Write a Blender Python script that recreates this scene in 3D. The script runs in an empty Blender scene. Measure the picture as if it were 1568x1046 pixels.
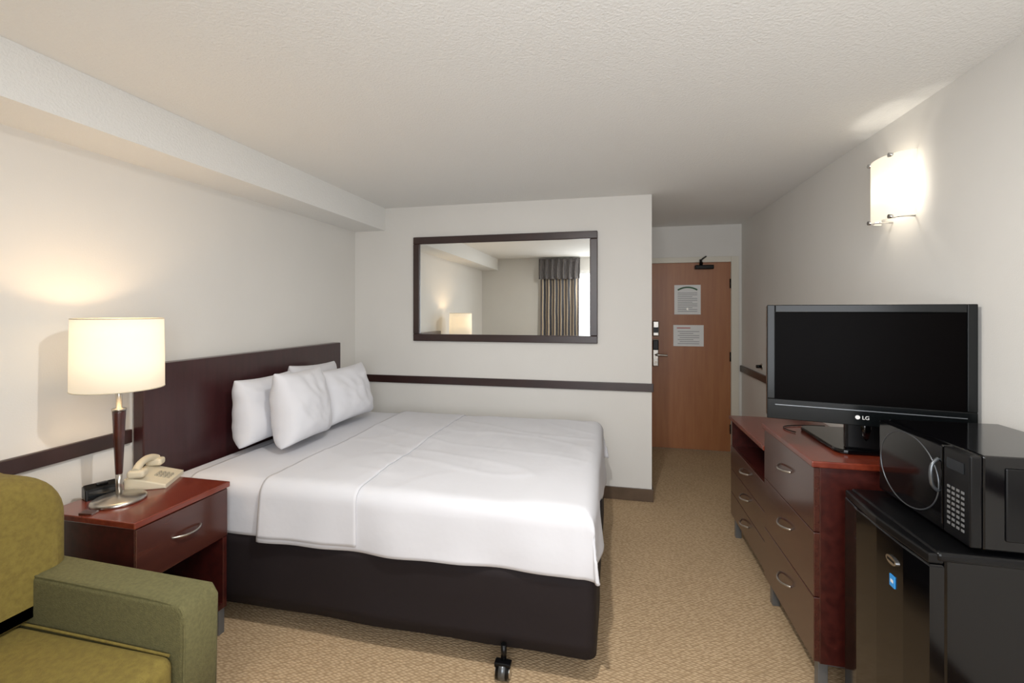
import bpy, bmesh, math, random
from mathutils import Vector, Matrix, noise
random.seed(4)
sc=bpy.context.scene
try:
    sc.view_settings.view_transform='Standard'
    sc.view_settings.look='None'
    sc.view_settings.gamma=1.15
except Exception: pass

def lin(h):
    h=h.lstrip('#'); o=[]
    for i in (0,2,4):
        c=int(h[i:i+2],16)/255
        o.append(c/12.92 if c<=.04045 else ((c+.055)/1.055)**2.4)
    return (o[0],o[1],o[2],1)

def mat(name,col,rough=.6,metal=0,var=None,vscale=8,vstretch=(1,1,1),bump=0,bscale=100,emit=None,estr=0,coat=0,spec=None,detail=6):
    m=bpy.data.materials.new(name); m.use_nodes=True
    nt=m.node_tree; b=nt.nodes['Principled BSDF']
    b.inputs['Base Color'].default_value=lin(col); b.inputs['Roughness'].default_value=rough; b.inputs['Metallic'].default_value=metal
    if spec is not None: b.inputs['Specular IOR Level'].default_value=spec
    if coat: b.inputs['Coat Weight'].default_value=coat; b.inputs['Coat Roughness'].default_value=.12
    tc=nt.nodes.new('ShaderNodeTexCoord')
    if var:
        mp=nt.nodes.new('ShaderNodeMapping'); mp.inputs['Scale'].default_value=vstretch
        n=nt.nodes.new('ShaderNodeTexNoise'); n.inputs['Scale'].default_value=vscale; n.inputs['Detail'].default_value=detail
        r=nt.nodes.new('ShaderNodeValToRGB'); r.color_ramp.elements[0].position=.35; r.color_ramp.elements[1].position=.65
        r.color_ramp.elements[0].color=lin(col); r.color_ramp.elements[1].color=lin(var)
        nt.links.new(tc.outputs['Object'],mp.inputs[0]); nt.links.new(mp.outputs[0],n.inputs['Vector'])
        nt.links.new(n.outputs['Fac'],r.inputs[0]); nt.links.new(r.outputs[0],b.inputs['Base Color'])
    if bump:
        n2=nt.nodes.new('ShaderNodeTexNoise'); n2.inputs['Scale'].default_value=bscale; n2.inputs['Detail'].default_value=3
        bp=nt.nodes.new('ShaderNodeBump'); bp.inputs['Strength'].default_value=bump; bp.inputs['Distance'].default_value=.01
        nt.links.new(tc.outputs['Object'],n2.inputs['Vector']); nt.links.new(n2.outputs['Fac'],bp.inputs['Height']); nt.links.new(bp.outputs[0],b.inputs['Normal'])
    if emit:
        b.inputs['Emission Color'].default_value=lin(emit); b.inputs['Emission Strength'].default_value=estr
    return m

M={}
M['wall']=mat('wall_paint','DDDAD4',.75,var='DAD7D1',vscale=2,bump=.06,bscale=160)
M['ceil']=mat('ceiling_stipple','E6E5E1',.9,bump=.4,bscale=110)
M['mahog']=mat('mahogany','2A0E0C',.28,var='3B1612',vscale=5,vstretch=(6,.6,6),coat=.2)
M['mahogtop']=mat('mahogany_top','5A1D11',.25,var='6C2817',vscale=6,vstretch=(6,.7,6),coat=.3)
M['head']=mat('headboard_wood','290E10',.33,var='321416',vscale=5,vstretch=(8,8,.8),coat=.15)
M['darktrim']=mat('dark_trim','22100E',.35,var='2A1412',vscale=6)
M['frontw']=mat('drawer_front_wood','361813',.25,var='422018',vscale=5,vstretch=(6,.6,6),coat=.4)
M['inside']=mat('cabinet_inside','160907',.6)
M['vinyl']=mat('baseboard_vinyl','4A3828',.5,var='544130',vscale=10)
M['linen']=mat('white_linen','CFCFD4',.85,bump=.25,bscale=9)
M['pillowc']=mat('pillow_cotton','D6D6DB',.85,bump=.3,bscale=9)
M['skirt']=mat('box_spring_cover','130C0E',.8,bump=.15,bscale=14,spec=.25)
M['steel']=mat('brushed_steel','B9B4AC',.28,1)
M['chrome']=mat('chrome','D8D8D8',.1,1)
M['grayleg']=mat('gray_metal_leg','74787C',.4,.7)
M['dkmetal']=mat('dark_silver_trim','606468',.3,.8)
M['black']=mat('black_plastic','060607',.3,spec=.2)
M['blackg']=mat('black_gloss','030304',.1,coat=.05,spec=.3)
M['tvb']=mat('tv_bezel','07090A',.2,coat=.0,spec=.2)
M['screen']=mat('tv_screen','040303',.3,spec=.012)
M['green']=mat('chair_fabric_green','504C29',.9,var='5D5832',vscale=90,bump=.35,bscale=260)
M['yellow']=mat('chair_fabric_mustard','68571C',.9,var='766524',vscale=60,bump=.35,bscale=200)
M['phone']=mat('phone_beige','CFC3A8',.45)
M['phonek']=mat('phone_keys','9C937F',.5)
M['door']=mat('door_veneer','955B35',.42,var='9F653C',vscale=4,vstretch=(7,7,.6))
M['frame']=mat('door_frame_paint','D8D2C2',.5)
M['paper']=mat('notice_paper','E8E8E6',.7)
M['ink']=mat('notice_ink','8C8C90',.7)
M['greenink']=mat('notice_green','2E5A3A',.7)
M['redink']=mat('notice_red','B04A40',.7)
M['blue']=mat('blue_sticker','2A8AD8',.4)
M['white']=mat('white_mark','E0E0E0',.4)
M['key']=mat('keypad_white','606060',.5)
M['mirror']=mat('mirror_glass','E8EAE8',.015,1)
M['window']=mat('window_frame','D8D8D6',.4)
M['clockd']=mat('clock_display','101418',.15)
M['mwin']=mat('microwave_window','040405',.12,spec=.3)

def carpet():
    m=bpy.data.materials.new('carpet'); m.use_nodes=True; nt=m.node_tree; b=nt.nodes['Principled BSDF']
    b.inputs['Roughness'].default_value=.95; b.inputs['Specular IOR Level'].default_value=.1
    tc=nt.nodes.new('ShaderNodeTexCoord'); mp=nt.nodes.new('ShaderNodeMapping'); mp.inputs['Rotation'].default_value=(0,0,.6); mp.inputs['Scale'].default_value=(1,1.9,1)
    v=nt.nodes.new('ShaderNodeTexVoronoi'); v.inputs['Scale'].default_value=48; v.inputs['Randomness'].default_value=.45
    n=nt.nodes.new('ShaderNodeTexNoise'); n.inputs['Scale'].default_value=3; n.inputs['Detail'].default_value=8
    r=nt.nodes.new('ShaderNodeValToRGB'); r.color_ramp.elements[0].color=lin('C2A682'); r.color_ramp.elements[1].color=lin('9A7F5F'); r.color_ramp.elements[0].position=.12; r.color_ramp.elements[1].position=.62
    mx=nt.nodes.new('ShaderNodeMixRGB'); mx.blend_type='MULTIPLY'; mx.inputs[0].default_value=.3
    r2=nt.nodes.new('ShaderNodeValToRGB'); r2.color_ramp.elements[0].color=(.75,.75,.75,1); r2.color_ramp.elements[0].position=.3; r2.color_ramp.elements[1].position=.7
    bp=nt.nodes.new('ShaderNodeBump'); bp.inputs['Strength'].default_value=.6; bp.inputs['Distance'].default_value=.006; bp.invert=True
    L=nt.links.new
    L(tc.outputs['Object'],mp.inputs[0]);L(mp.outputs[0],v.inputs['Vector']);L(v.outputs['Distance'],r.inputs[0])
    L(tc.outputs['Object'],n.inputs['Vector']);L(n.outputs['Fac'],r2.inputs[0]);L(r.outputs[0],mx.inputs[1]);L(r2.outputs[0],mx.inputs[2])
    L(mx.outputs[0],b.inputs['Base Color']);L(v.outputs['Distance'],bp.inputs['Height']);L(bp.outputs[0],b.inputs['Normal'])
    return m
M['carpet']=carpet()

def shade_mat(name,col,trans,e,es):
    m=bpy.data.materials.new(name); m.use_nodes=True; nt=m.node_tree
    for n in list(nt.nodes): nt.nodes.remove(n)
    o=nt.nodes.new('ShaderNodeOutputMaterial'); d=nt.nodes.new('ShaderNodeBsdfDiffuse'); t=nt.nodes.new('ShaderNodeBsdfTranslucent')
    d.inputs[0].default_value=lin(col); t.inputs[0].default_value=lin(col)
    mx=nt.nodes.new('ShaderNodeMixShader'); mx.inputs[0].default_value=trans
    em=nt.nodes.new('ShaderNodeEmission'); em.inputs[0].default_value=lin(e); em.inputs[1].default_value=es
    ad=nt.nodes.new('ShaderNodeAddShader'); L=nt.links.new
    L(d.outputs[0],mx.inputs[1]);L(t.outputs[0],mx.inputs[2]);L(mx.outputs[0],ad.inputs[0]);L(em.outputs[0],ad.inputs[1]);L(ad.outputs[0],o.inputs[0])
    return m
M['shade']=shade_mat('lamp_shade_fabric','E8E2D6',.25,'FFEAC8',.42)
M['glass']=shade_mat('sconce_glass','F4EEE2',.3,'FFF4E0',.5)

def curtain_mat(name,cols,scale):
    m=bpy.data.materials.new(name); m.use_nodes=True; nt=m.node_tree; b=nt.nodes['Principled BSDF']; b.inputs['Roughness'].default_value=.8
    tc=nt.nodes.new('ShaderNodeTexCoord'); w=nt.nodes.new('ShaderNodeTexWave'); w.inputs['Scale'].default_value=scale; w.inputs['Distortion'].default_value=.6 if scale<8 else 5
    r=nt.nodes.new('ShaderNodeValToRGB'); r.color_ramp.interpolation='CONSTANT'
    els=r.color_ramp.elements
    while len(els)<len(cols): els.new(.5)
    for i,c in enumerate(cols): els[i].position=i/len(cols); els[i].color=lin(c)
    nt.links.new(tc.outputs['Object'],w.inputs['Vector']);nt.links.new(w.outputs[0],r.inputs[0]);nt.links.new(r.outputs[0],b.inputs['Base Color'])
    return m
M['curt']=curtain_mat('curtain_stripes',['34343A','A8A298','BFA072','5E5A5E'],3.0)
M['val']=curtain_mat('valance_pattern',['2E2C32','8A8480','4A4648'],9)

# ---------- grouping ----------
class G:
    def __init__(s,name,loc=(0,0,0),rot=0,world=True):
        s.e=bpy.data.objects.new(name,None); s.e.location=loc; s.e.rotation_euler=(0,0,rot); s.e.empty_display_size=.1
        sc.collection.objects.link(s.e); s.loc=Vector(loc); s.world=world
    def add(s,o):
        o.parent=s.e
        if s.world: o.location=Vector(o.location)-s.loc
        return o
def mk(name,bm,m,g=None,smooth=False):
    me=bpy.data.meshes.new(name); bm.normal_update(); bm.to_mesh(me); bm.free()
    o=bpy.data.objects.new(name,me); sc.collection.objects.link(o)
    for mm in (m if isinstance(m,list) else [m]): me.materials.append(mm)
    if smooth:
        for p in me.polygons: p.use_smooth=True
    if g: g.add(o)
    return o
def box(name,x0,x1,y0,y1,z0,z1,m,g=None,bev=0,seg=2):
    bm=bmesh.new(); bmesh.ops.create_cube(bm,size=1)
    c=Vector(((x0+x1)/2,(y0+y1)/2,(z0+z1)/2))
    for v in bm.verts: v.co=Vector((v.co.x*(x1-x0),v.co.y*(y1-y0),v.co.z*(z1-z0)))
    if bev: bmesh.ops.bevel(bm,geom=bm.edges[:],offset=bev,segments=seg,profile=.5,affect='EDGES')
    o=mk(name,bm,m,None,smooth=bev>.012); o.location=c
    if g: g.add(o)
    return o
def lathe(name,prof,m,g=None,loc=(0,0,0),n=40,caps=True):
    bm=bmesh.new(); rings=[]
    for r,z in prof: rings.append([bm.verts.new((r*math.cos(2*math.pi*i/n),r*math.sin(2*math.pi*i/n),z)) for i in range(n)])
    for a,b in zip(rings,rings[1:]):
        for i in range(n): bm.faces.new((a[i],a[(i+1)%n],b[(i+1)%n],b[i]))
    if caps:
        bm.faces.new(rings[0][::-1]); bm.faces.new(rings[-1])
    for f in bm.faces: f.smooth=len(f.verts)==4
    o=mk(name,bm,m); o.location=loc
    if g: g.add(o)
    return o
def cyl(name,p0,p1,r,m,g=None,n=20):
    p0=Vector(p0);p1=Vector(p1);d=p1-p0
    bm=bmesh.new(); bmesh.ops.create_cone(bm,cap_ends=True,segments=n,radius1=r,radius2=r,depth=d.length,matrix=d.to_track_quat('Z','Y').to_matrix().to_4x4())
    for f in bm.faces: f.smooth=len(f.verts)==4
    o=mk(name,bm,m); o.location=(p0+p1)/2
    if g: g.add(o)
    return o
def tube(name,pts,r,m,g=None,cyclic=False):
    cu=bpy.data.curves.new(name,'CURVE'); cu.dimensions='3D'; cu.bevel_depth=r; cu.bevel_resolution=4; cu.use_fill_caps=True
    s=cu.splines.new('NURBS'); s.points.add(len(pts)-1)
    for i,p in enumerate(pts): s.points[i].co=(*p,1)
    s.use_endpoint_u=not cyclic; s.use_cyclic_u=cyclic; s.order_u=3; s.resolution_u=8
    cu.materials.append(m); o=bpy.data.objects.new(name,cu); sc.collection.objects.link(o)
    if g: g.add(o)
    return o
def prism(name,poly,axis,a0,a1,m,g=None,bev=0,seg=3):
    def P(p,a): return {'x':(a,p[0],p[1]),'y':(p[0],a,p[1]),'z':(p[0],p[1],a)}[axis]
    bm=bmesh.new(); A=[bm.verts.new(P(p,a0)) for p in poly]; B=[bm.verts.new(P(p,a1)) for p in poly]; n=len(poly)
    fa=bm.faces.new(A); fb=bm.faces.new(B[::-1])
    for i in range(n): bm.faces.new((A[i],B[i],B[(i+1)%n],A[(i+1)%n]))
    bmesh.ops.recalc_face_normals(bm,faces=bm.faces[:])
    if bev:
        ed=[e for e in bm.edges if e in fa.edges[:] or e in fb.edges[:]]
        bmesh.ops.bevel(bm,geom=ed,offset=bev,segments=seg,profile=.5,affect='EDGES')
    o=mk(name,bm,m,None,smooth=bev>.012)
    if g: g.add(o)
    return o
def rrect(x0,x1,y0,y1,rs,n=8):
    out=[]
    for (cx,cy,sx,sy,r,a) in ((x0,y0,1,1,rs[0],180),(x1,y0,-1,1,rs[1],270),(x1,y1,-1,-1,rs[2],0),(x0,y1,1,-1,rs[3],90)):
        if r<=0: out.append((cx,cy)); continue
        for i in range(n+1):
            t=math.radians(a+90*i/n); out.append((cx+sx*r+r*math.cos(t),cy+sy*r+r*math.sin(t)))
    return out

# ---------- room ----------
H=2.43; XL=-2.30; XR=1.33; YB=3.75; YD=5.23; XC=.30; YW=-.42
box('floor',XL-.1,XR+.1,YW-.15,YD+.1,-.1,0,M['carpet'])
box('ceiling',XL-.1,XR+.1,YW-.15,YD+.1,H,H+.1,M['ceil'])
box('wall_left',XL-.1,XL,YW-.15,YB,0,H,M['wall'])
box('wall_right',XR,XR+.1,YW-.15,YD+.1,0,H,M['wall'])
box('wall_back',XL-.1,XC,YB,YD+.1,0,H,M['wall'])
DX0,DX1,DH=.39,1.225,2.03
box('wall_entry',DX1+.02,XR,YD,YD+.1,0,H,M['wall'])
box('wall_entry_top',XC,DX1+.02,YD,YD+.1,DH+.02,H,M['wall'])
box('wall_entry_side',XC,DX0-.02,YD,YD+.1,0,DH+.02,M['wall'])
box('ceiling_soffit',XL,-2.0,YW,YB,2.23,H,M['ceil'])
WX0,WX1,WZ0,WZ1=-.62,1.15,.75,2.2
box('wall_window_left',XL,WX0,YW-.15,YW,0,H,M['wall'])
box('wall_window_right',WX1,XR,YW-.15,YW,0,H,M['wall'])
box('wall_window_sill',WX0,WX1,YW-.15,YW,0,WZ0,M['wall'])
box('wall_window_header',WX0,WX1,YW-.15,YW,WZ1,H,M['wall'])
g=G('window_1',((WX0+WX1)/2,YW-.1,1.4))
box('jamb_l',WX0,WX0+.05,YW-.12,YW-.06,WZ0,WZ1,M['window'],g)
box('jamb_r',WX1-.05,WX1,YW-.12,YW-.06,WZ0,WZ1,M['window'],g)
box('head',WX0,WX1,YW-.12,YW-.06,WZ1-.05,WZ1,M['window'],g)
box('sill',WX0,WX1,YW-.12,YW-.02,WZ0,WZ0+.04,M['window'],g)
box('mullion',.25,.29,YW-.12,YW-.06,WZ0,WZ1,M['window'],g)

RZ0,RZ1=.87,.935
box('trim_1',XL,XL+.022,YW,1.76,RZ0,RZ1,M['darktrim'],None,.004)
box('trim_2',XL,XL+.022,3.41,YB,RZ0,RZ1,M['darktrim'],None,.004)
box('trim_3',XL,XC+.012,YB-.022,YB,RZ0,RZ1,M['darktrim'],None,.004)
box('trim_4',XR-.022,XR,YW,YD-.02,RZ0,RZ1,M['darktrim'],None,.004)
box('baseboard_back',XL,XC+.012,YB-.012,YB,0,.1,M['vinyl'],None,.003)
box('baseboard_entry',XC,XC+.012,YB,YD,0,.1,M['vinyl'])
box('baseboard_left',XL,XL+.012,YW,YB-.012,0,.1,M['vinyl'])
box('baseboard_right',XR-.012,XR,YW,YD,0,.1,M['vinyl'])

# door
g=G('door_1',((DX0+DX1)/2,YD,0))
box('slab',DX0,DX1,YD+.01,YD+.05,.008,DH,M['door'],g,.002)
box('jamb_right',DX1,DX1+.075,YD-.02,YD+.03,0,DH+.06,M['frame'],g,.004)
box('jamb_left',DX0-.045,DX0,YD-.02,YD+.03,0,DH+.06,M['frame'],g,.004)
box('jamb_head',DX0,DX1,YD-.02,YD+.03,DH,DH+.06,M['frame'],g,.004)
for i,z in enumerate((.25,1.02,1.8)):
    cyl('hinge_%d'%i,(DX1-.002,YD+.002,z-.05),(DX1-.002,YD+.002,z+.05),.01,M['black'],g)
box('closer_body',.86,1.05,YD-.05,YD+.01,DH-.075,DH-.03,M['black'],g,.008)
tube('closer_arm',[(.93,YD-.03,DH-.03),(.93,YD-.09,DH-.005),(.88,YD-.14,DH+.0),(.97,YD-.04,DH+.06)],.008,M['black'],g)
cyl('closer_pin',(.92,YD-.03,DH-.03),(.92,YD-.03,DH+.03),.014,M['black'],g)
box('card_reader',.425,.495,YD-.03,YD+.01,1.23,1.40,M['steel'],g,.012)
box('reader_slot',.435,.485,YD-.033,YD-.028,1.27,1.33,M['black'],g)
box('lock_plate',.425,.490,YD-.02,YD+.01,.90,1.20,M['steel'],g,.01)
box('lock_black',.428,.488,YD-.028,YD-.015,1.08,1.19,M['black'],g,.008)
tube('lever',[(.46,YD-.01,1.03),(.46,YD-.06,1.03),(.485,YD-.065,1.03),(.575,YD-.06,1.025)],.013,M['steel'],g)
cyl('lock_thumb',(.46,YD-.03,.95),(.46,YD-.01,.95),.014,M['chrome'],g)
cyl('viewer',(.79,YD-.0,1.53),(.79,YD+.012,1.53),.012,M['steel'],g)
g=G('door_notice',(.79,YD,1.6))
box('sheet',.655,.925,YD+.0045,YD+.0075,1.47,1.79,M['paper'],g)
for i in range(11): box('line_%d'%i,.69,.89-(.05 if i%3==2 else 0),YD+.003,YD+.0045,1.50+i*.02,1.506+i*.02,M['ink'],g)
tube('heading',[(.69,YD+.003,1.735),(.74,YD+.003,1.765),(.84,YD+.003,1.765),(.89,YD+.003,1.735)],.008,M['greenink'],g)
g=G('door_notice',(.79,YD,1.3))
box('sheet',.645,.955,YD+.0045,YD+.0075,1.125,1.355,M['paper'],g)
for i in range(7): box('line_%d'%i,.69+.02*(i%2),.91-(.06 if i%3==2 else 0),YD+.003,YD+.0045,1.15+i*.022,1.156+i*.022,M['ink'],g)
box('heading',.68,.82,YD+.003,YD+.0045,1.318,1.328,M['redink'],g)
g=G('wall_door_stop',(XR,4.55,1.0))
cyl('plate',(XR-.008,4.55,1.0),(XR,4.55,1.0),.028,M['steel'],g)
cyl('bumper',(XR-.05,4.55,1.0),(XR-.008,4.55,1.0),.015,M['black'],g)

# mirror
g=G('wall_mirror',(-.92,YB,1.7))
mx0,mx1,mz0,mz1,fw=-1.715,-.12,1.245,2.155,.062
box('glass',mx0+fw-.005,mx1-fw+.005,YB-.02,YB-.012,mz0+fw-.005,mz1-fw+.005,M['mirror'],g)
box('backing',mx0+.02,mx1-.02,YB-.012,YB,mz0+.02,mz1-.02,M['black'],g)
for n,a in (('frame_top',(mx0,mx1,mz1-fw,mz1)),('frame_bottom',(mx0,mx1,mz0,mz0+fw)),('frame_left',(mx0,mx0+fw,mz0+fw,mz1-fw)),('frame_right',(mx1-fw,mx1,mz0+fw,mz1-fw))):
    box(n,a[0],a[1],YB-.035,YB,a[2],a[3],M['darktrim'],g,.006)

# curtain
def curtain(name,x0,x1,y,z0,z1,m,amp,waves,g):
    bm=bmesh.new(); nx=waves*12; nz=10; V=[]
    for j in range(nz+1):
        z=z0+(z1-z0)*j/nz; row=[]
        for i in range(nx+1):
            u=i/nx; a=amp*(1-.3*j/nz)
            row.append(bm.verts.new((x0+(x1-x0)*u,y+a*math.sin(u*waves*2*math.pi+.4*math.sin(j*.5)),z)))
        V.append(row)
    for j in range(nz):
        for i in range(nx): bm.faces.new((V[j][i],V[j][i+1],V[j+1][i+1],V[j+1][i]))
    o=mk(name,bm,m,g,True); s=o.modifiers.new('s','SOLIDIFY'); s.thickness=.004
    return o
g=G('window_curtain',(-.9,YW+.1,0))
curtain('panel',-1.22,-.56,YW+.09,.08,2.3,M['curt'],.03,6,g)
curtain('valance',-1.24,-.54,YW+.15,2.05,2.40,M['val'],.02,7,g)
box('rod',-1.24,-.54,YW+.0,YW+.1,2.385,2.40,M['window'],g)

# ---------- bed ----------
bx0,bx1,by0,by1=-2.19,-.085,1.865,3.385
g=G('headboard',(-2.26,2.6,.6))
box('panel',XL+.01,-2.225,1.77,3.41,.08,1.245,M['head'],g,.006)
box('wall_cleat',XL,XL+.012,1.9,3.3,.9,1.1,M['inside'],g)
g=G('bed',(-1.1,2.62,0))
box('mattress',bx0,bx1,by0,by1,.42,.683,M['linen'],g,.05,5)
bm=bmesh.new(); x0,x1,y0,y1=bx0,bx1+.02,by0-.02,by1+.02
loop=rrect(x0,x1,y0,y1,(.03,.05,.05,.03),6)
dense=[]
for i in range(len(loop)):
    a=Vector((*loop[i],0)); b=Vector((*loop[(i+1)%len(loop)],0)); k=max(1,int((b-a).length/.04))
    for j in range(k): dense.append(a.lerp(b,j/k))
rows=[]
for j in range(7):
    f=j/6; r=[]
    for p in dense:
        z=.445-.335*f; off=.010*noise.noise((p.x*3,p.y*3,f*2)) 
        if j==6: z+=.016*noise.noise((p.x*2.2,p.y*2.2,5))
        c=Vector((p.x,p.y,0)); d=(c-Vector((-1.1,2.62,0))).normalized()
        r.append(bm.verts.new((p.x+d.x*off,p.y+d.y*off,z)))
    rows.append(r)
n=len(dense)
for a,b in zip(rows,rows[1:]):
    for i in range(n): bm.faces.new((a[i],b[i],b[(i+1)%n],a[(i+1)%n]))
bm.faces.new(rows[0]); bm.faces.new(rows[-1][::-1])
bmesh.ops.recalc_face_normals(bm,faces=bm.faces[:])
o=mk('box_spring_cover',bm,M['skirt'],g,False)
for f in o.data.polygons: f.use_smooth=len(f.vertices)==4

ZT=.692
def drape(name,s0,s1,foot,D,off,amp,m,g,seed=0,rump=1):
    r=.06; st=.0175
    XE=bx1-.055; YN=by0+.045; YF=by1-.045
    ns=int(((XE if foot else s1)-s0)/st)
    if foot:
        k=int(D/st); ss=[s0+(XE-s0)*i/ns for i in range(ns+1)]+[XE+D*i/k for i in range(1,k+1)]
    else: ss=[s0+(s1-s0)*i/ns for i in range(ns+1)]
    kt=int((YF-YN)/st); k=int(D/st)
    ts=[YN-D+D*i/k for i in range(k)]+[YN+(YF-YN)*i/kt for i in range(kt+1)]+[YF+D*i/k for i in range(1,k+1)]
    def arc(e):
        if e<=0: return 0,0
        a=e/r
        if a<math.pi/2: return r*math.sin(a), r*(1-math.cos(a))
        return r, r+(e-r*math.pi/2)
    bm=bmesh.new(); V=[]
    for s in ss:
        row=[]
        for t in ts:
            ex=max(0,s-XE) if foot else 0; ey=max(0,YN-t,t-YF); sg=-1 if t<YN else 1
            mn=min(ex,ey); e=max(ex,ey)
            if mn>0: e=(ex**8+ey**8)**(1/8)
            e=min(e,D)
            ox,_=arc(ex); oy,_=arc(ey); _,dn=arc(e)
            if mn>0:
                q=mn*.07
                ox=min(ox,r)*(.88)+q; oy=min(oy,r)*(.88)+q
            x=min(s,XE) if foot else s; y=min(max(t,YN),YF)
            w=max(0,dn-.03)/.25
            fx=amp*w*(math.sin(t*9+seed)+.5*math.sin(t*21+2*seed)+1.8*noise.noise((t*3,seed,dn*3))) if ex>0 else 0
            fy=amp*w*(math.sin(s*8+seed)+.5*math.sin(s*19+seed)+1.8*noise.noise((s*3,seed,dn*3))) if ey>0 else 0
            z=ZT+off-dn
            fade=1-min(1,e/.07)
            n1=noise.noise((s*1.3+.7,t*4.5+s*1.2,seed*1.7+4)); n2=noise.noise((s*5.0-t*1.0,t*1.1,seed+9))
            cr=max(0,1-abs(n1)*7)**2+max(0,1-abs(n2)*8)**2*.7
            z+=rump*fade*(.012*noise.noise((s*2.2+seed,t*2.2,0))+.007*noise.noise((s*5+t*3,t*2-s,seed+1))+.0055*cr)
            z+= .018*noise.noise((s*2.0,t*2.0,seed+3))*w
            nx_=x+ (ox+off+fx+abs(amp*w) if ex>0 else 0)
            ny_=y+ (sg*(oy+off+fy+abs(amp*w)) if ey>0 else 0)
            row.append(bm.verts.new((nx_,ny_,z)))
        V.append(row)
    for i in range(len(ss)-1):
        for j in range(len(ts)-1): bm.faces.new((V[i][j],V[i+1][j],V[i+1][j+1],V[i][j+1]))
    bmesh.ops.recalc_face_normals(bm,faces=bm.faces[:])
    o=mk(name,bm,m,g,True)
    sm=o.modifiers.new('sm','SMOOTH'); sm.iterations=2
    sd=o.modifiers.new('s','SOLIDIFY'); sd.thickness=.006; sd.offset=1
    return o
drape('top_sheet',-2.06,-1.55,False,.285,-.002,.003,M['linen'],g,2,.5)
drape('coverlet',-1.63,0,True,.30,.006,.012,M['linen'],g,1)
drape('folded_band',-1.625,-1.12,False,.285,.013,.0115,M['linen'],g,1,1.0)
for i,(lx,ly) in enumerate(((-.44,1.815),(-.55,3.3),(-1.8,3.3),(-1.9,2.05))):
    cyl('leg_%d'%i,(lx,ly+.012,.06),(lx,ly+.012,.135),.012,M['black'],g)
    box('fork_%d'%i,lx-.034,lx+.034,ly-.018,ly+.018,.055,.073,M['black'],g,.004)
    cyl('caster_%d'%i,(lx-.026,ly,.034),(lx+.026,ly,.034),.034,M['black'],g)
    cyl('band_%d'%i,(lx-.014,ly,.0345),(lx+.014,ly,.0345),.0345,M['dkmetal'],g)
    for sx in (-1,1): cyl('cap_%d'%i,(lx+sx*.026,ly,.034),(lx+sx*.031,ly,.034),.024,M['steel'],g)
box('frame_rail',-1.9,-.40,1.855,1.875,.116,.135,M['black'],g)

def pillow(cx,cy,w,h,T,lean,rotz,roll,seed,zb=.722,name='pillow'):
    e=G(name,(cx,cy,zb),rotz,False)
    bm=bmesh.new(); N=24; F=[];Bk=[]
    for sgn,arr in ((1,F),(-1,Bk)):
        for i in range(N+1):
            row=[]
            for j in range(N+1):
                u=-1+2*i/N; v=-1+2*j/N
                if sgn<0 and (i in(0,N) or j in (0,N)): row.append(F[i][j]); continue
                pu=u*(1-.05*(1-abs(v)**2)); pv=v*(1-.07*(1-abs(u)**2))
                t=T/2*((1-u**2)*(1-v**2))**.36*(1-.25*v)
                t+=.014*noise.noise((u*2.0+seed,v*2.0,sgn+seed))*(1-u**4)*(1-v**4)+ .012*noise.noise((u*5+v*2+seed,v*2.5,sgn*2))*(1-u**2)*(1-v**2)
                ed=.006*noise.noise((u*4,v*4,seed*3))
                row.append(bm.verts.new((sgn*t+ed,pu*w/2+ed,pv*h/2+h/2)))
            arr.append(row)
    for arr,fl in ((F,False),(Bk,True)):
        for i in range(N):
            for j in range(N):
                q=(arr[i][j],arr[i+1][j],arr[i+1][j+1],arr[i][j+1])
                bm.faces.new(q[::-1] if fl else q)
    bmesh.ops.recalc_face_normals(bm,faces=bm.faces[:])
    o=mk('cushion',bm,M['pillowc'],e,True); o.rotation_euler=(roll,-lean,0)
    ss=o.modifiers.new('ss','SUBSURF'); ss.levels=1; ss.render_levels=1
    return e
pillow(-2.06,2.40,.47,.40,.22,.08,0,.0,1)
pillow(-2.07,2.87,.52,.42,.22,.08,0,-.04,2)
pillow(-1.82,2.42,.45,.44,.24,.12,.06,-.02,3)
pillow(-1.85,2.93,.51,.40,.24,.18,-.12,.03,4)

# ---------- nightstand ----------
nx0,nx1,ny0,ny1,nz=-2.222,-1.765,1.37,1.812,.705
g=G('nightstand',(-2.0,1.6,0))
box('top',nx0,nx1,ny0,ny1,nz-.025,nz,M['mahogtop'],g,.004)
box('side_near',nx0+.01,nx1-.012,ny0+.008,ny0+.03,.12,nz-.025,M['mahog'],g,.002)
box('side_far',nx0+.01,nx1-.012,ny1-.03,ny1-.008,.12,nz-.025,M['mahog'],g,.002)
box('back',nx0+.01,nx0+.03,ny0+.03,ny1-.03,.12,nz-.025,M['inside'],g)
box('shelf',nx0+.03,nx1-.015,ny0+.03,ny1-.03,.12,.145,M['mahog'],g)
box('drawer_box',nx0+.03,nx1-.03,ny0+.032,ny1-.032,.47,nz-.035,M['inside'],g)
box('drawer_front',nx1-.03,nx1-.006,ny0+.01,ny1-.01,.455,nz-.03,M['frontw'],g,.003)
def handle(name,x,yc,z,L,g,m=M['steel'],tilt=0):
    tube(name,[(x,yc-L/2,z),(x-.0+.012*(1 if x<0 else -1),yc-L/2*.9,z+tilt*.9),(x+(.03 if x<0 else -.03),yc-L/6,z-.004),(x+(.03 if x<0 else -.03),yc+L/6,z-.004),(x+(.012 if x<0 else -.012),yc+L/2*.9,z),(x,yc+L/2,z)],.005,m,g)
handle('handle',nx1-.006,(ny0+ny1)/2,.575,.13,g)
for i,(lx,ly) in enumerate(((nx0+.03,ny0+.03),(nx1-.035,ny0+.03),(nx0+.03,ny1-.03),(nx1-.035,ny1-.03))):
    box('leg_%d'%i,lx-.016,lx+.016,ly-.016,ly+.016,0,.12,M['grayleg'],g,.003)

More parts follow.
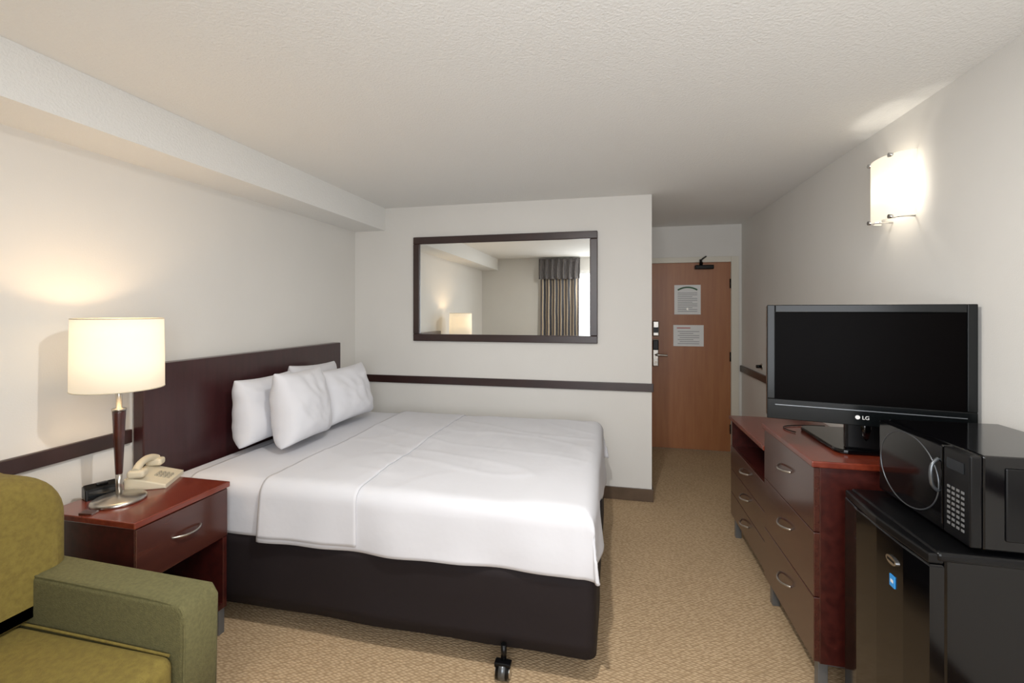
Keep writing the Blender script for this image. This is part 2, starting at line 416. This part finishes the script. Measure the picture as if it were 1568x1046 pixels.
# ---------- table lamp ----------
lx,ly=-2.04,1.52
g=G('table_lamp',(lx,ly,nz),0,False)
lathe('base',[(.092,0),(.095,.004),(.094,.012),(.085,.018),(.02,.026),(.012,.03)],M['steel'],g)
lathe('lower_stem',[(.011,.026),(.012,.12)],M['steel'],g,n=24)
lathe('wood_stem',[(.012,.115),(.013,.12),(.018,.25),(.023,.375),(.023,.385)],M['mahog'],g,n=28)
lathe('collar',[(.025,.383),(.025,.392),(.011,.395),(.010,.50),(.016,.505),(.016,.56)],M['steel'],g,n=28)
lathe('bulb',[(.012,.56),(.03,.60),(.033,.63),(.02,.66),(.002,.668)],M['white'],g,n=20)
for k in range(3):
    a=k*2.094; cyl('spider_%d'%k,(0,0,.56),(.15*math.cos(a),.15*math.sin(a),.765),.002,M['steel'],g,8)
bm=bmesh.new(); n=56
prof=[(.155,.478),(.1545,.60),(.153,.70),(.152,.772)]
R=[[bm.verts.new((r*math.cos(2*math.pi*i/n),r*math.sin(2*math.pi*i/n),z)) for i in range(n)] for r,z in prof]
for a,b in zip(R,R[1:]):
    for i in range(n): bm.faces.new((a[i],a[(i+1)%n],b[(i+1)%n],b[i]))
o=mk('shade',bm,M['shade'],g,True); s=o.modifiers.new('s','SOLIDIFY'); s.thickness=.0015
for nm,r,z in (('rim_bottom',.155,.478),('rim_top',.152,.772)):
    tube(nm,[(r*math.cos(2*math.pi*i/24),r*math.sin(2*math.pi*i/24),z) for i in range(24)],.0025,M['phone'],g,True)
def plight(name,loc,e,col,rad,g=None):
    l=bpy.data.lights.new(name,'POINT'); l.energy=e; l.color=col; l.shadow_soft_size=rad
    o=bpy.data.objects.new(name,l); o.location=loc; sc.collection.objects.link(o)
    if g: g.add(o)
    return o
plight('bulb_light',(0,0,.66),8,(1,.68,.38),.045,g)

# ---------- telephone ----------
g=G('telephone',(-2.10,1.72,nz),.5,False)
prism('body',[(-.075,0),(.085,0),(.085,.018),(-.06,.062),(-.075,.055)],'y',-.10,.10,M['phone'],g,.006)
tube('handset_grip',[(-.03,-.10,.088),(-.035,-.06,.105),(-.035,0,.112),(-.035,.06,.105),(-.03,.10,.088)],.016,M['phone'],g)
for s in (-1,1): box('handset_end_%d'%(s+1),-.062,.005,s*.085-.026,s*.085+.026,.058,.092,M['phone'],g,.012,3)
for i in range(4):
    for j in range(3):
        x=.012+i*.016; box('key_%d_%d'%(i,j),x,x+.010,-.03+j*.022,-.016+j*.022,.034-i*.0048,.046-i*.0048,M['phonek'],g,.002)
g=G('alarm_clock',(-2.165,1.545,nz),-.4,False)
prism('body',[(-.04,0),(.025,0),(.018,.045),(-.02,.058),(-.04,.05)],'y',-.06,.05,M['black'],g,.006)
box('display',.0195,.0235,-.05,.04,.012,.036,M['clockd'],g)
box('knob',-.02,.005,-.02,.02,.05,.06,M['black'],g,.004)
g=G('matchbook',(-2.03,1.40,nz),.3,False)
prism('cover',[(-.025,0),(.025,0),(.022,.006),(-.025,.010)],'y',-.018,.018,M['frontw'],g,.001)

# ---------- armchair ----------
g=G('armchair',(-1.75,.75,0))
Y0,Y1=.22,1.25
prism('back',rrect(Y0+.0,Y1-.01,.14,.975,(.02,.02,.17,.17),10),'x',-2.235,-2.03,M['yellow'],g,.07,6)
prism('back_cushion',rrect(Y0+.13,Y1-.012,.47,.97,(.03,.03,.17,.17),10),'x',-2.10,-1.86,M['yellow'],g,.07,6)
for nm,a,b in (('arm_far',Y1-.13,Y1),('arm_near',Y0,Y0+.13)):
    prism(nm,[(-2.15,.12),(-1.265,.12),(-1.255,.59),(-1.28,.625),(-2.0,.64),(-2.15,.64)],'y',a,b,M['green'],g,.018,4)
    yy=a+.006 if nm=='arm_far' else b-.006
    tube(nm+'_seam',[(-2.0,yy,.637),(-1.6,yy,.629),(-1.285,yy,.622),(-1.26,yy,.588),(-1.265,yy,.40),(-1.268,yy,.14)],.0035,M['green'],g)
box('seat_base',-2.1,-1.30,Y0+.13,Y1-.13,.12,.36,M['green'],g,.01)
box('seat_cushion',-2.0,-1.275,Y0+.133,Y1-.133,.345,.485,M['yellow'],g,.04,5)
tube('seat_welt',[(-1.95,Y1-.14,.482),(-1.6,Y1-.14,.482),(-1.30,Y1-.14,.475)],.004,M['yellow'],g)
for i,(a,b) in enumerate(((-2.1,Y0+.07),(-1.33,Y0+.07),(-2.1,Y1-.07),(-1.33,Y1-.07))):
    box('foot_%d'%i,a-.025,a+.025,b-.025,b+.025,0,.13,M['darktrim'],g,.004)

# ---------- dresser ----------
g=G('dresser',(1.05,2.65,0))
dx0,dx1=.775,1.305
a,b=2.01,2.62
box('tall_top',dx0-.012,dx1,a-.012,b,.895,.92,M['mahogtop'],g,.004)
box('tall_body',dx0+.02,dx1-.01,a,b-.003,.12,.895,M['mahog'],g,.002)
for i in range(3):
    z0=.125+i*.256; box('tall_drawer_%d'%i,dx0,dx0+.022,a+.004,b-.006,z0,z0+.252,M['frontw'],g,.002)
    handle('tall_handle_%d'%i,dx0,(a+b)/2,z0+.15,.12,g)
a2,b2=2.62,3.34
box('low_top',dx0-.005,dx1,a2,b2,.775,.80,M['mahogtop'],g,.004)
box('low_side',dx0+.01,dx1-.01,b2-.03,b2-.005,.13,.775,M['mahog'],g)
box('low_side_inner',dx0+.01,dx1-.01,a2,a2+.02,.13,.775,M['mahog'],g)
box('low_back',dx1-.03,dx1-.01,a2+.02,b2-.03,.13,.775,M['inside'],g)
box('low_body',dx0+.025,dx1-.03,a2+.02,b2-.03,.14,.60,M['mahog'],g)
for i in range(3):
    z0=.14+i*.155; box('low_drawer_%d'%i,dx0+.005,dx0+.027,a2+.006,b2-.008,z0,z0+.151,M['frontw'],g,.002)
    handle('low_handle_%d'%i,dx0+.005,(a2+b2)/2,z0+.09,.11,g)
for i,(px_,py) in enumerate(((dx0+.04,2.05),(dx0+.04,2.58),(dx1-.04,2.05),(dx1-.04,2.58),(dx0+.04,3.29),(dx1-.04,3.29))):
    box('leg_%d'%i,px_-.018,px_+.018,py-.018,py+.018,0,.135,M['grayleg'],g,.003)
box('leg_bar_x',dx0+.04,dx1-.04,2.035,2.065,.10,.12,M['grayleg'],g)

# ---------- television ----------
ang=math.atan2(2.015-2.165,1.315-.652)
g=G('television',(.9835,2.09,.92),ang,False)
W=.68; z0,z1=.128,.615
prism('cabinet',rrect(-W/2,W/2,z0,z1,(.012,.012,.008,.008),3),'y',.0,.055,M['tvb'],g,.004,2)
prism('rear_shell',rrect(-W/2+.05,W/2-.05,z0+.04,z1-.05,(.04,.04,.04,.04),5),'y',.05,.10,M['black'],g,.012,2)
bx=.03; sz0,sz1=z0+.085,z1-.032
box('screen',-W/2+bx,W/2-bx,-.0015,.0,sz0,sz1,M['screen'],g)
for nm,aa in (('bezel_l',(-W/2,-W/2+bx,sz0,z1)),('bezel_r',(W/2-bx,W/2,sz0,z1)),('bezel_t',(-W/2+bx,W/2-bx,sz1,z1)),('bezel_b',(-W/2,W/2,z0,sz0))):
    box(nm,aa[0],aa[1],-.009,.002,aa[2],aa[3],M['tvb'],g,.003)
box('chin_line',-W/2+.03,W/2-.03,-.0105,-.008,z0+.060,z0+.063,M['grayleg'],g)
cyl('logo_mark',(-.022,-.0105,z0+.034),(-.022,-.008,z0+.034),.008,M['white'],g)
tx=bpy.data.curves.new('logo_text','FONT'); tx.body='LG'; tx.size=.02; tx.extrude=.0004; tx.materials.append(M['white'])
o=bpy.data.objects.new('logo_text',tx); sc.collection.objects.link(o); o.rotation_euler=(math.pi/2,0,0); o.location=(-.008,-.0105,z0+.027); g.add(o)
cyl('neck',(.02,.09,.01),(.02,.07,z0+.06),.03,M['blackg'],g)
box('neck_plate',-.05,.09,.055,.10,.015,.17,M['black'],g,.01)
o=prism('stand_base',rrect(-.13,.13,-.19,.23,(.05,.05,.05,.05),6),'z',0,.018,M['blackg'],g,.006,3)
o.location=(.00,.22,.001); o.rotation_euler=(0,0,-ang)
box('side_buttons',W/2,W/2+.004,.01,.03,z0+.05,z0+.18,M['black'],g)
g=G('power_cord',(1.0,2.45,.92))
tube('cord',[(1.05,2.60,.9245),(.95,2.60,.9245),(.84,2.56,.9245),(.83,2.48,.9245),(.86,2.44,.9245)],.003,M['black'],g)

# ---------- mini fridge ----------
g=G('mini_fridge',(1.08,1.7,0))
fx0,fx1,fy0,fy1,fz=.835,1.305,1.465,1.93,.85
box('body',fx0+.05,fx1,fy0+.008,fy1-.008,.03,fz-.015,M['blackg'],g,.008)
box('top',fx0+.03,fx1,fy0,fy1,fz-.028,fz,M['black'],g,.01,3)
prism('door',[(fx0+.046,fy0),(fx0+.046,fy1),(fx0+.012,fy1),(fx0+.003,fy1-.1),(fx0,(fy0+fy1)/2),(fx0+.003,fy0+.1),(fx0+.012,fy0)],'z',.04,fz-.035,M['blackg'],g,.006,3)
prism('door_cap',[(fx0+.046,fy0+.004),(fx0+.046,fy1-.004),(fx0+.012,fy1-.004),(fx0-.002,(fy0+fy1)/2),(fx0+.012,fy0+.004)],'z',fz-.035,fz-.006,M['black'],g,.006,3)
o=prism('badge',[(math.cos(2*math.pi*i/24)*.026+1.615,math.sin(2*math.pi*i/24)*.013+.745) for i in range(24)],'x',fx0-.003,fx0+.004,M['chrome'],g)
box('badge_band',fx0-.0035,fx0,1.597,1.633,.741,.749,M['black'],g)
box('sticker',fx0-.001,fx0+.004,1.60,1.625,.665,.70,M['blue'],g)
box('sticker_star',fx0-.0016,fx0+.003,1.606,1.619,.678,.687,M['white'],g)
for i,(u,v) in enumerate(((fx0+.08,fy0+.05),(fx0+.08,fy1-.05),(fx1-.05,fy0+.05),(fx1-.05,fy1-.05))):
    cyl('foot_%d'%i,(u,v,0),(u,v,.035),.018,M['black'],g)

# ---------- microwave ----------
g=G('microwave',(1.13,1.68,fz))
ux0,ux1,uy0,uy1,uz0,uz1=.945,1.305,1.475,1.905,fz+.012,1.118
box('case',ux0+.03,ux1,uy0,uy1,uz0,uz1,M['blackg'],g,.006)
box('door',ux0,ux0+.03,uy0+.105,uy1,uz0+.003,uz1-.003,M['blackg'],g,.005,3)
box('control_panel',ux0+.001,ux0+.03,uy0,uy0+.102,uz0+.003,uz1-.003,M['black'],g,.005,3)
yc,zc=uy0+.268,(uz0+uz1)/2
ring=[(ux0-.0005,yc+.150*math.cos(t),zc+.118*math.sin(t)) for t in [2*math.pi*i/32 for i in range(32)]]
tube('window_ring',ring,.002,M['dkmetal'],g,True)
bm=bmesh.new(); vs=[bm.verts.new((ux0-.0006,p[1],p[2])) for p in ring]; bm.faces.new(vs)
mk('window_glass',bm,M['mwin'],g)
tube('door_handle',[(ux0,uy0+.122,zc-.015),(ux0-.018,uy0+.118,zc-.005),(ux0-.024,uy0+.115,zc+.035),(ux0-.018,uy0+.118,zc+.07),(ux0,uy0+.122,zc+.08)],.005,M['dkmetal'],g)
box('display',ux0-.0005,ux0+.006,uy0+.02,uy0+.085,uz1-.06,uz1-.03,M['clockd'],g)
for i in range(8):
    for j in range(4): box('key_%d_%d'%(i,j),ux0-.0005,ux0+.004,uy0+.02+j*.018,uy0+.030+j*.018,uz0+.035+i*.015,uz0+.042+i*.015,M['key'],g)
box('side_panel',ux0+.08,ux1-.03,uy0-.003,uy0+.002,uz0+.03,uz1-.03,M['black'],g,.004)
for i,(u,v) in enumerate(((ux0+.06,uy0+.05),(ux0+.06,uy1-.05),(ux1-.05,uy0+.05),(ux1-.05,uy1-.05))):
    cyl('foot_%d'%i,(u,v,fz),(u,v,fz+.014),.014,M['black'],g)

# ---------- wall sconce ----------
sy,sz=2.48,2.08
g=G('wall_sconce',(XR,sy,sz))
box('backplate',XR-.015,XR,sy-.06,sy+.06,sz-.09,sz+.09,M['chrome'],g,.004)
bm=bmesh.new(); n=20; rows=[]
for k in range(2):
    z=sz-.145+k*.29; rows.append([bm.verts.new((XR-.012-.095*math.sin(math.pi*(.02+.96*i/n))**.8, sy-.135*math.cos(math.pi*(.02+.96*i/n)), z)) for i in range(n+1)])
for i in range(n): bm.faces.new((rows[0][i],rows[0][i+1],rows[1][i+1],rows[1][i]))
o=mk('glass_shade',bm,M['glass'],g,True); s=o.modifiers.new('s','SOLIDIFY'); s.thickness=.004
for i,(yy,zz) in enumerate(((-.085,-.14),(.085,-.14),(-.085,.14),(.085,.14))):
    cyl('clip_%d'%i,(XR-.10,sy+yy,sz+zz),(XR-.0,sy+yy,sz+zz),.005,M['chrome'],g)
    cyl('clip_cap_%d'%i,(XR-.105,sy+yy,sz+zz),(XR-.08,sy+yy,sz+zz),.010,M['chrome'],g)
plight('sconce_light',(XR-.065,sy,sz),1.7,(1,.93,.82),.025,g)

# ---------- lights ----------
def area(name,loc,rot,sx,sy_,e,col):
    l=bpy.data.lights.new(name,'AREA'); l.shape='RECTANGLE'; l.size=sx; l.size_y=sy_; l.energy=e; l.color=col
    o=bpy.data.objects.new(name,l); o.location=loc; o.rotation_euler=rot; sc.collection.objects.link(o); return o
area('window_daylight',((WX0+WX1)/2,YW-.13,(WZ0+WZ1)/2),(math.pi/2,0,0),WX1-WX0-.02,WZ1-WZ0-.02,50,(.95,.97,1))
area('added_ceiling_fill',(-.23,1.12,2.418),(0,0,0),.05,.05,32,(1,.97,.92))  # added overhead fill without a fixture, also shades the floor beside the bed
plight('added_camera_fill',(-.28,-.15,1.85),10,(1,.98,.95),.05)  # added unseen fill behind the camera, evens out ceiling and back walls
w=bpy.data.worlds.new('w'); sc.world=w; w.use_nodes=True
w.node_tree.nodes['Background'].inputs[0].default_value=(.8,.9,1,1); w.node_tree.nodes['Background'].inputs[1].default_value=1

# ---------- camera ----------
cam=bpy.data.cameras.new('camera'); co=bpy.data.objects.new('camera',cam); sc.collection.objects.link(co)
cam.lens=16; cam.sensor_width=36; cam.shift_y=-.030; cam.clip_start=.02
co.location=(0,0,1.51); co.rotation_euler=(math.pi/2,0,math.radians(12.5))
sc.camera=co
